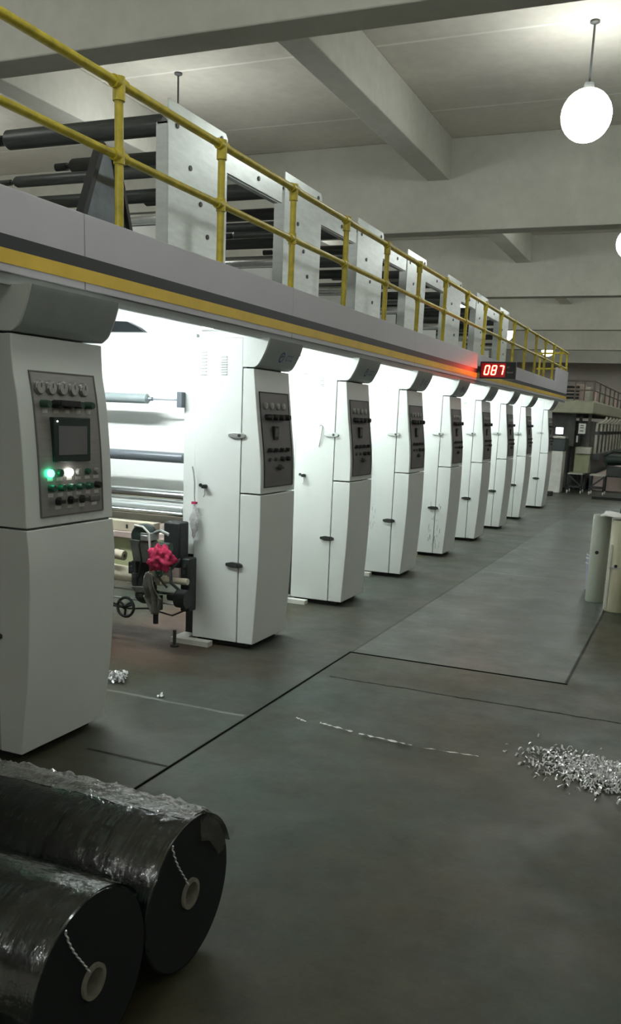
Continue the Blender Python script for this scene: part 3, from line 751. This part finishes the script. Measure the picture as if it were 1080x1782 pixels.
def crumple(cx, cy, cz, rx, ry, rz, seed, amp=.35, n=30):
    rnd = random.Random(seed); import mathutils.noise as mn
    b = MB(); b.sphere((0,0,0), 1, n); vs = []
    for v in b.v:
        p = Vector(v); k = 1 + amp*mn.noise(p*2.3+Vector((seed,0,0))) + amp*.8*abs(mn.noise(p*4.5+Vector((0,seed,0)))) - amp*.5*abs(mn.noise(p*9))
        vs.append((cx+p.x*rx*k, cy+p.y*ry*k, cz+p.z*rz*k))
    b.v = vs; return b
solo(crumple(-3.105, 4.86, .65, .085, .045, .078, 4, .5, 60), 'crumpled_cloth', M['pink'], (-3.105, 4.86, .57), 'crumpled bright pink cloth lying on the machinery in the open bay', 'cloth', ang=180)
# hanging grey rag: folded sheet
b = MB(); vs = []; fs = []; nu, nv = 22, 14
for i in range(nu):
    for j in range(nv):
        u = i/(nu-1); v = j/(nv-1)
        wd = (.045 + .085*u if u < .55 else .092*(1-(u-.55)/.5)+.02)
        x = -3.215 + .05*u + (v-.5)*wd*1.5; z = .52 - .25*u + (.03*math.sin(PI*v) if u < .1 else 0)
        vs.append((x, 4.885 + .016*math.sin(v*17+u*3) - .02*math.sin(PI*min(1,u*2)), z))
for i in range(nu-1):
    for j in range(nv-1): fs.append((i*nv+j, (i+1)*nv+j, (i+1)*nv+j+1, i*nv+j+1))
b.add(vs, fs)
solo(b, 'rag', M['rag'], (-3.2, 4.88, .5), 'dirty grey rag draped over the machinery beside the black handwheel', 'rag', solid=.004)

# ------------------------------------------------------------------ LED display
XD, YD = -2.585, 11.3
t = thing('speed_display', 'black box display showing red digits 087 fixed to the walkway fascia', 'display', (XD, YD, 2.14))
MB().box(0, .44, 0, .07, 0, .205).build('housing', M['black'], t, .004)
MB().box(-.034, 0, .02, .05, .08, .15).build('mounting_arm', M['dark'], t)
MB().box(.012, .428, -.002, 0, .012, .193).build('display_face', M['black'], t)
MB().box(.018, .318, -.003, -.0021, .018, .187).build('display_window', M['led_face'], t)
SEG = {'0':'abcdef', '8':'abcdefg', '7':'abc'}
for q, d in enumerate('087'):
    ox = .055 + .088*q; W_, H_ = .050, .105; oz = .05; b = MB()
    def P(x, z): return (ox + x + .16*z, oz + z)
    th = .012
    segs = {'a':[(0,H_),(W_,H_)], 'g':[(0,H_/2),(W_,H_/2)], 'd':[(0,0),(W_,0)], 'f':[(0,H_/2),(0,H_)], 'b':[(W_,H_/2),(W_,H_)], 'e':[(0,0),(0,H_/2)], 'c':[(W_,0),(W_,H_/2)]}
    for s_ in SEG[d]:
        (x0, z0), (x1, z1) = segs[s_]
        if z0 == z1: poly = [P(x0+.004, z0-th/2), P(x1-.004, z1-th/2), P(x1, z1), P(x1-.004, z1+th/2), P(x0+.004, z0+th/2), P(x0, z0)]
        else: poly = [P(x0-th/2, z0+.005), P(x0, z0), P(x0+th/2, z0+.005), P(x1+th/2, z1-.005), P(x1, z1), P(x1-th/2, z1-.005)]
        b.prism(poly, (-.006, -.003), 'y')
    b.build('digit', M['led'], t)
for txt, x, z, s_ in (('M', .335, .125, .035), ('Speed', .335, .07, .032)):
    cu = bpy.data.curves.new('caption', 'FONT'); cu.body = txt; cu.size = s_; cu.extrude = .0005
    cu.materials.append(M['btn_grey']); tmp = bpy.data.objects.new('caption_curve', cu); C.objects.link(tmp); bpy.context.view_layer.update()
    me_ = bpy.data.meshes.new_from_object(tmp.evaluated_get(bpy.context.evaluated_depsgraph_get())); bpy.data.objects.remove(tmp)
    me_.materials.clear(); me_.materials.append(M['btn_grey'])
    o_ = bpy.data.objects.new('caption', me_); C.objects.link(o_); o_.parent = t
    o_.location = (x, -.0045, z); o_.rotation_euler = (PI/2, 0, 0)

# ------------------------------------------------------------------ film rolls in the foreground
R_ = .228
def film_roll(y, x0, label, seed):
    t = thing('film_roll', label, 'film roll', (-1.2, y, 0), 'wrapped dark film rolls')
    L_ = x0
    b = MB(); b.lathe((-L_, 0, R_), (1,0,0), [(0,.04),(0,R_-.004),(.004,R_),(L_-.004,R_),(L_,R_-.004)], 96); b.build('film_body', M['roll'], t)
    b = MB(); b.lathe((0, 0, R_), (1,0,0), [(-.002,R_-.004),(0,R_-.006),(0,.042)], 96); b.build('roll_end', M['roll_end'], t)
    b = MB(); b.lathe((-L_, 0, R_), (1,0,0), [(0,.034),(0,.045),(L_+.008,.045),(L_+.008,.034),(0,.034)], 40); b.build('core_tube', M['cardb'], t)
    # knotted film string from core to rim
    pts = []; rnd = random.Random(seed)
    for q in range(26):
        u = q/25; a = math.radians(118 + 4*math.sin(3*u)); r = .045 + (R_-.045)*u
        pts.append((.008 + .003*math.sin(q*2.1), -r*math.cos(PI-a)*1.0*-1*-1, R_ + r*math.sin(a)))
    b = MB(); b.tube(pts, .003, 6, True, [.0022 + .0016*(q % 3 == 0) for q in range(len(pts))]); b.build('wrap_string', M['scrap'], t)
    return t
def wrap_sheet(L0, L1, a0, a1, seed, amp, lift, nx=70, na=36):
    import mathutils.noise as mn
    vs = []; fs = []
    for i in range(nx):
        for j in range(na):
            u = i/(nx-1); v = j/(na-1)
            x = L0 + (L1-L0)*u; edge = .12*mn.noise(Vector((x*7, seed, 0)))
            a = a0 + (a1-a0)*v + (edge if j in (0, na-1) else 0)
            n_ = mn.noise(Vector((x*13, a*6, seed))); n2 = mn.noise(Vector((x*38, a*14, seed+5)))
            r = R_ + .004 + lift(u, v) + amp*(abs(n_)*.7 + abs(n2)*.5)*(.4+lift(u, v)*25)
            vs.append((x, r*math.cos(a), R_ + r*math.sin(a)))
    for i in range(nx-1):
        for j in range(na-1): fs.append((i*na+j, (i+1)*na+j, (i+1)*na+j+1, i*na+j+1))
    return MB().add(vs, fs)
rA = film_roll(2.043, 1.05, 'rear dark film roll lying on the floor, with crumpled clear wrap along its top', 3)
rB = film_roll(1.587, 1.0, 'large dark film roll lying on the floor in the front left corner, nearest the camera', 5)
wrap_sheet(-.82, .0, 1.05, 1.62, 2, .02, lambda u, v: .012*math.exp(-((v-.35)/.3)**2)*(.3+math.sin(PI*u)), 90, 40).build('crumpled_wrap', M['wrap_c'], rA)
wrap_sheet(-1.04, .01, .3, 2.72, 7, .006, lambda u, v: .001, 80, 60).build('clear_wrap', M['wrap'], rA)
wrap_sheet(-1.0, .004, .62, 3.0, 9, .008, lambda u, v: .001, 80, 60).build('clear_wrap', M['wrap'], rB)
# loose wrap tail past the rim
b = MB(); vs = []; fs = []
import mathutils.noise as mn
for i in range(16):
    for j in range(16):
        u = i/15; v = j/15; a = .35 + .95*v; r = R_ - .075 + .10*u + .006*mn.noise(Vector((u*4, v*4, 1)))
        vs.append((.012 + .02*u*math.sin(v*5) + .007*mn.noise(Vector((u*5, v*5, 4))), r*math.cos(a), R_ + r*math.sin(a)))
for i in range(15):
    for j in range(15): fs.append((i*16+j, (i+1)*16+j, (i+1)*16+j+1, i*16+j+1))
MB().add(vs, fs).build('loose_wrap', M['wrap_l'], rA)
# crumpled ridge of film along the top
def ridge(x0, x1, amid, aw, n1, n2, seed, hh, name):
    rn = random.Random(seed); vs = []; fs = []
    for i in range(n1):
        for j in range(n2):
            u = i/(n1-1); v = j/(n2-1); x = x0 + (x1-x0)*u
            hgt = hh*math.sin(PI*v)*(.25 + abs(mn.noise(Vector((x*17, seed, 0))))*2.0) + .012*abs(mn.noise(Vector((x*55, v*7, 3)))) + rn.uniform(0, .0045)
            a = amid + aw*(v-.5) + .13*mn.noise(Vector((x*7, 3, seed))) + rn.uniform(-.004, .004)
            r = R_ + .005 + hgt; vs.append((x + rn.uniform(-.002, .002), r*math.cos(a), R_ + r*math.sin(a)))
    for i in range(n1-1):
        for j in range(n2-1): fs.append((i*n2+j, (i+1)*n2+j, (i+1)*n2+j+1, i*n2+j+1))
    MB().add(vs, fs).build(name, M['wrap_f'], rA, ang=2)
ridge(-.98, .0, 1.18, .34, 120, 14, 2, .020, 'film_ridge')

# ------------------------------------------------------------------ litter on the floor
def litter(pts, name, loc, label, cat, wmin=.004, wmax=.012, seed=1, kind='stuff', lmin=.02, lmax=.07):
    rnd = random.Random(seed); b = MB()
    for (x, y, z) in pts:
        a = rnd.uniform(0, PI); ln = rnd.uniform(lmin, lmax); wd = rnd.uniform(wmin, wmax); n = 5; vs = []; fs = []
        bend = rnd.uniform(-1, 1); tw = rnd.uniform(-1.5, 1.5); h = rnd.uniform(.003, .02)
        for q in range(n):
            u = q/(n-1)-.5; aa = a + bend*u; c_, s_ = math.cos(aa), math.sin(aa); zz = z + h*(1-4*u*u) + .002
            t_ = tw*u + rnd.uniform(-.6, .6); cx, cy = x+u*ln*c_, y+u*ln*s_
            vs.append((cx - s_*wd*math.cos(t_)/2, cy + c_*wd*math.cos(t_)/2, max(.001, zz + wd*math.sin(t_)/2)))
            vs.append((cx + s_*wd*math.cos(t_)/2, cy - c_*wd*math.cos(t_)/2, max(.001, zz - wd*math.sin(t_)/2)))
        for q in range(n-1): fs.append((2*q, 2*q+1, 2*q+3, 2*q+2))
        b.add(vs, fs)
    return solo(b, name, M['scrap'], loc, label, cat, kind=kind)
rnd = random.Random(11); pts = []
for q in range(1700):
    x = rnd.gauss(-.16, .17); y = 4.17 + rnd.gauss(0, .10) - (x+.2)*.18
    if x > .3: continue
    e = max(0, 1-((x+.08)/.3)**2-((y-4.15)/.2)**2)
    pts.append((x, y, rnd.uniform(0, .035)*e))
for q in range(60): pts.append((rnd.uniform(-.62, -.25), 4.36 - rnd.random()*.10 + rnd.gauss(0, .02), 0))
litter(pts, 'plastic_shavings', (-.1, 4.15, 0), 'heap of shiny clear plastic shavings on the floor at the right', 'plastic scrap', seed=3, lmin=.015, lmax=.05, wmin=.003, wmax=.014)
def strip(a, b_, wd, label, seed):
    rnd = random.Random(seed); a = Vector(a); b_ = Vector(b_); d = b_-a; n = 14; s = Vector((-d.y, d.x, 0)).normalized()
    vs = []; fs = []; up = Vector((0,0,1))
    for q in range(n):
        p = a + d*q/(n-1) + s*rnd.uniform(-.004, .004); th = rnd.uniform(-.7, .7)
        off = s*math.cos(th)*wd/2 + up*math.sin(th)*wd/2
        p = p + up*(.003 + wd*.5)
        vs += [p-off, p+off]
    for q in range(n-1): fs.append((2*q, 2*q+1, 2*q+3, 2*q+2))
    mb = MB().add(vs, fs); o_ = solo(mb, 'film_strip', M['strip'], tuple((a+b_)/2), label, 'plastic strip', 'curled film strips on the floor'); return o_
strip((-1.80, 4.16, 0), (-1.73, 4.13, 0), .014, 'shortest curled film strip, left of the longer row on the floor', 1)
strip((-1.66, 4.15, 0), (-1.46, 4.11, 0), .013, 'curled white film strip in the middle of the aisle floor, left piece of the row', 2)
strip((-1.42, 4.10, 0), (-1.13, 4.07, 0), .014, 'longest curled film strip, middle piece of the row on the aisle floor', 3)
strip((-1.10, 4.075, 0), (-.80, 4.10, 0), .006, 'thin faint film strip, right end of the row on the aisle floor', 4)
litter([(-3.0+rnd.gauss(0,.03), 4.25+rnd.gauss(0,.03), rnd.uniform(0,.05)) for _ in range(70)], 'film_scrap', (-3.0, 4.25, 0),
       'crumpled clear film scrap on the floor beside the nearest cabinet', 'plastic scrap', .008, .02, 9, lmin=.02, lmax=.06)
litter([(-2.62+rnd.gauss(0,.008), 4.11+rnd.gauss(0,.008), rnd.uniform(0,.01)) for _ in range(8)], 'film_scrap', (-2.62, 4.11, 0),
       'tiny white film scrap at the start of the pale floor line', 'plastic scrap', .008, .015, 19, lmin=.015, lmax=.03)

# ------------------------------------------------------------------ upright wrapped cylinders at the right
def drum(x, y, r, h, m, label):
    t = thing('wrapped_cylinder', label, 'cylinder', (x, y, 0), 'wrapped printing cylinders standing upright')
    MB().lathe((0,0,0), (0,0,1), [(0,0),(0,r*.93),(.012,r),(h-.012,r),(h,r*.93),(h,0)], 40).build('paper_wrap', M[m], t)
    return t
d = drum(-.715, 8.58, .083, .815, 'drumA', 'grey green wrapped cylinder standing upright with a single dark oval mark')
MB().lathe((-.012,-.0845,.47),(0,1,0),[(0,0),(0,.017),(.003,.017)],16).build('oval_mark', M['black'], d)
d = drum(-.50, 8.22, .10, .81, 'drumB', 'cream wrapped cylinder standing upright, with white tape down its left side')
MB().box(-.083, -.070, -.080, -.068, .03, .60).build('tape', M['white'], d)
MB().lathe((-.025,-.102,.415),(0,1,0),[(0,0),(0,.014),(.004,.014)],16).build('oval_mark', M['black'], d)
MB().box(-.08, .02, -.101, -.092, .395, .401).build('blue_mark', M['lav'], d)
sh = MB(); vs=[];fs=[]
for i in range(10):
    for j in range(8):
        vs.append((-.70+.04*i, 8.16+.07*j, .835+.006*math.sin(i*1.3+j)))
for i in range(9):
    for j in range(7): fs.append((i*8+j,(i+1)*8+j,(i+1)*8+j+1,i*8+j+1))
sh.add(vs,fs); solo(sh, 'paper_sheet', M['white'], (-.5, 8.4, .83), 'white paper sheet lying across the tops of the two wrapped cylinders', 'paper', solid=.008)
b = MB(); b.box(-.56,-.38,8.42,8.55,.85,.90); b.box(-.54,-.40,8.44,8.53,.90,.92); solo(b, 'green_tray', M['green'], (-.47,8.48,.85), 'dark green tray on the white sheet at the right edge of the photo', 'tray', bevel=.008)
t = thing('plastic_bucket', 'lavender plastic bucket with white rings behind the grey green cylinder', 'bucket', (-.80, 9.18, 0))
MB().lathe((0,0,0),(0,0,1),[(0,0),(0,.062),(.36,.076),(.36,.07),(.05,.055)],30).build('bucket_body', M['lav'], t)
for z in (.27,.32,.355): MB().torus((0,0,z),(0,0,1),.077,.007,30,8).build('ring', M['white'], t)
solo(crumple(-.335, 8.02, .20, .09, .09, .21, 8, .35, 34), 'knotted_sack', M['knob'], (-.335, 8.02, 0), 'lumpy olive knotted sack at the right edge of the photo', 'sack')

# ------------------------------------------------------------------ far machine
t = thing('far_press', 'olive grey second press at the end of the hall with platform and railing', 'machine', (-3, 23, 0))
def F(mb, name, m, bev=0): return mb.build(name, M[m], t, bev, off=(-3, 23, 0))
F(MB().box(-6, -2.39, 23, 36, 1.92, 2.23), 'platform', 'olive_l', .03)
zt = 2.70
b = MB(); b.tube([(-5,23.05,zt),(-2.43,23.05,zt),(-2.43,35.8,zt)], .022, 8); F(b, 'top_rail', 'brownrail')
b = MB(); b.tube([(-5,23.05,2.48),(-2.43,23.05,2.48),(-2.43,35.8,2.48)], .018, 8); F(b, 'middle_rail', 'brownrail')
for q in range(4): F(MB().cyl((-3.1+.22*q,23.05,2.23),(-3.1+.22*q,23.05,zt),.018,8), 'rail_post', 'brownrail')
for q in range(9): F(MB().cyl((-2.43,23.05+1.4*q,2.23),(-2.43,23.05+1.4*q,zt),.022,8), 'rail_post', 'brownrail')
for q in range(7): F(MB().box(-2.95, -2.75, 23.6+1.6*q, 24.2+1.6*q, 2.23, 2.64), 'upper_box', 'pipe' if q%2 else 'ledge', .01)
for z in (2.30, 2.38, 2.47, 2.56): F(MB().cyl((-4.6,23.4,z),(-2.82,23.4,z),.03,10), 'roller', 'dark')
for q, x in enumerate((-3.02, -2.82, -2.60)): F(MB().box(x, x+(.07 if q else .05), 23.95, 24.05, 0, 1.92), 'column', 'iron' if q != 2 else 'dkgrey')
F(MB().box(-4.5, -2.9, 23.9, 24.0, 1.1, 1.92), 'back_panel', 'dkgrey')
F(MB().box(-2.72, -2.55, 23.12, 23.2, 1.43, 1.68), 'switch_box', 'white', .006)
f = MB()
for z in (1.49, 1.57, 1.62): f.box(-2.68,-2.60,23.11,23.12,z,z+.02)
F(f, 'switches', 'black')
F(MB().cyl((-2.735,23.15,1.22),(-2.735,23.15,1.38),.022,12), 'fire_cylinder', 'white')
F(MB().box(-2.80, -2.42, 23.5, 23.9, 0.45, 1.10), 'olive_cabinet', 'olive', .02)
F(MB().box(-2.77, -2.40, 23.42, 23.5, .93, 1.10), 'cabinet_top', 'pipe', .01)
F(MB().box(-3.4, -2.52, 24.2, 35, 0, 1.75), 'machine_body', 'dkgrey', .02)
for q in range(11):
    y = 23.6 + 1.02*q
    p = [(-2.33, y, .95), (-2.33, y, 1.70)] + [(-2.33 + .22*math.sin(a), y+.22*math.sin(a)*.2, 1.70+.22*(1-math.cos(a))*.9) for a in (.5, 1.0, 1.4)] 
    F(MB().tube(p, .034, 12), 'duct_pipe', 'duct')
    F(MB().box(-2.40, -2.26, y-.05, y+.05, 1.42, 1.50), 'duct_clamp', 'dark')
F(MB().box(-2.4, -2.2, 23.6, 35, .80, .95), 'pipe_base', 'dark')
F(MB().box(-2.35, -1.2, 24.0, 34, 0, .42), 'lower_skirt', 'ledge', .02)
t = thing('white_cabinet', 'plain white cabinet with dark green box on top beyond the farthest control cabinet', 'cabinet', (-3.3, 22.4, 0))
MB().box(0, .36, 0, .5, 0, 1.0).build('body', M['white'], t, .01)
MB().box(.02, .40, .02, .5, 1.0, 1.30).build('top_box', M['bezel'], t, .02)
MB().box(.04, .38, .0, .5, 1.30, 1.35).build('box_lid', M['pipe'], t, .01)
t = thing('monitor', 'small bright screen glowing above the dark green box at the far end', 'monitor', (-3.18, 22.7, 1.35))
MB().box(-.03, .16, 0, .05, .05, .22).build('casing', M['black'], t); MB().box(-.02, .15, -.003, 0, .06, .21).build('screen', M['scr_on'], t)
MB().box(.04, .10, 0, .05, 0, .05).build('stand', M['black'], t)
solo(MB().box(-3.25, -2.95, 21.2, 21.4, 0, .10), 'floor_pallet', M['black'], (-3.1,21.3,0), 'low black block on the floor beside the farthest control cabinet', 'block', bevel=.01)
def cart(x, y, label, flip):
    t = thing('trolley', label, 'trolley', (x, y, 0), 'wheeled steel trolleys by the far press')
    w_, d_, h_ = .36, .5, .49
    MB().box(0, w_, 0, d_, h_-.03, h_).build('tray_top', M['pipe'], t)
    for ax in (0, w_-.04):
        for ay in (0, d_-.04): MB().box(ax, ax+.04, ay, ay+.04, .08, h_-.03).build('leg', M['iron'], t)
    f = MB(); f.box(0, w_, 0, .03, .15, .18); f.box(0, w_, d_-.03, d_, .15, .18); f.build('lower_frame', M['dark'], t)
    a, c = ((.03,.44),(w_-.03,.18)) if not flip else ((w_-.03,.44),(.03,.18))
    MB().tube([(a[0], .01, a[1]), (c[0], .01, c[1])], .018, 8).build('brace', M['dark'], t)
    for ax in (.02, w_-.02):
        for ay in (.03, d_-.03): MB().cyl((ax-.015, ay, .04), (ax+.015, ay, .04), .04, 14).build('wheel', M['label'], t)
    return t
cart(-2.80, 22.5, 'wheeled steel trolley in front of the olive cabinet, left of two', False)
cart(-2.27, 22.4, 'wheeled steel trolley right of the other one, at the far press', True)
solo(MB().box(-2.05, -.8, 21.15, 21.5, 0, .06), 'floor_beam', M['black'], (-1.4,21.3,0), 'long low black beam lying on the floor in front of the trolleys', 'beam')
t = thing('green_pump', 'dark green pump machine at the right edge beside the far trolleys', 'machine', (-1.75, 23.0, .42))
MB().box(-.2, .5, .0, .5, 0, .25).build('pump_base', M['dark'], t, .02)
b = MB(); b.cyl((-.25,.2,.42),(.5,.2,.42),.13,18); b.build('pump_body', M['bezel'], t)
b = MB(); b.tube([(-.2,.1,.25),(-.3,.1,.5),(-.1,.1,.62),(.4,.1,.6)], .03, 10); b.build('pump_pipe', M['bezel'], t)

# ------------------------------------------------------------------ camera
cam = bpy.data.cameras.new('camera'); co = bpy.data.objects.new('camera', cam); C.objects.link(co)
f_, py, yaw, pitch, roll = 1543.022, 1038.7434, .3976, -.2016, .0416
cam.sensor_fit = 'VERTICAL'; cam.sensor_height = 36; cam.lens = f_/1782*36; cam.shift_y = (py-891)/1782
cam.clip_start = .05; cam.clip_end = 200
fwd = Vector((-math.sin(yaw)*math.cos(pitch), math.cos(yaw)*math.cos(pitch), math.sin(pitch)))
right = Vector((math.cos(yaw), math.sin(yaw), 0)); up = right.cross(fwd)
r2 = right*math.cos(roll) + up*math.sin(roll); u2 = -right*math.sin(roll) + up*math.cos(roll)
m = Matrix((r2, u2, -fwd)).transposed().to_4x4(); m.translation = (0, 0, 1.6); co.matrix_world = m
bpy.context.scene.camera = co
# ------------------------------------------------------------------ world and view
wd = bpy.data.worlds.new('world'); wd.use_nodes = True; bpy.context.scene.world = wd
wd.node_tree.nodes['Background'].inputs['Color'].default_value = (.5, .5, .5, 1); wd.node_tree.nodes['Background'].inputs['Strength'].default_value = .05
vs_ = bpy.context.scene.view_settings
vs_.view_transform = 'Standard'; vs_.look = 'None'; vs_.gamma = 1; vs_.use_curve_mapping = False; vs_.exposure = 1.2
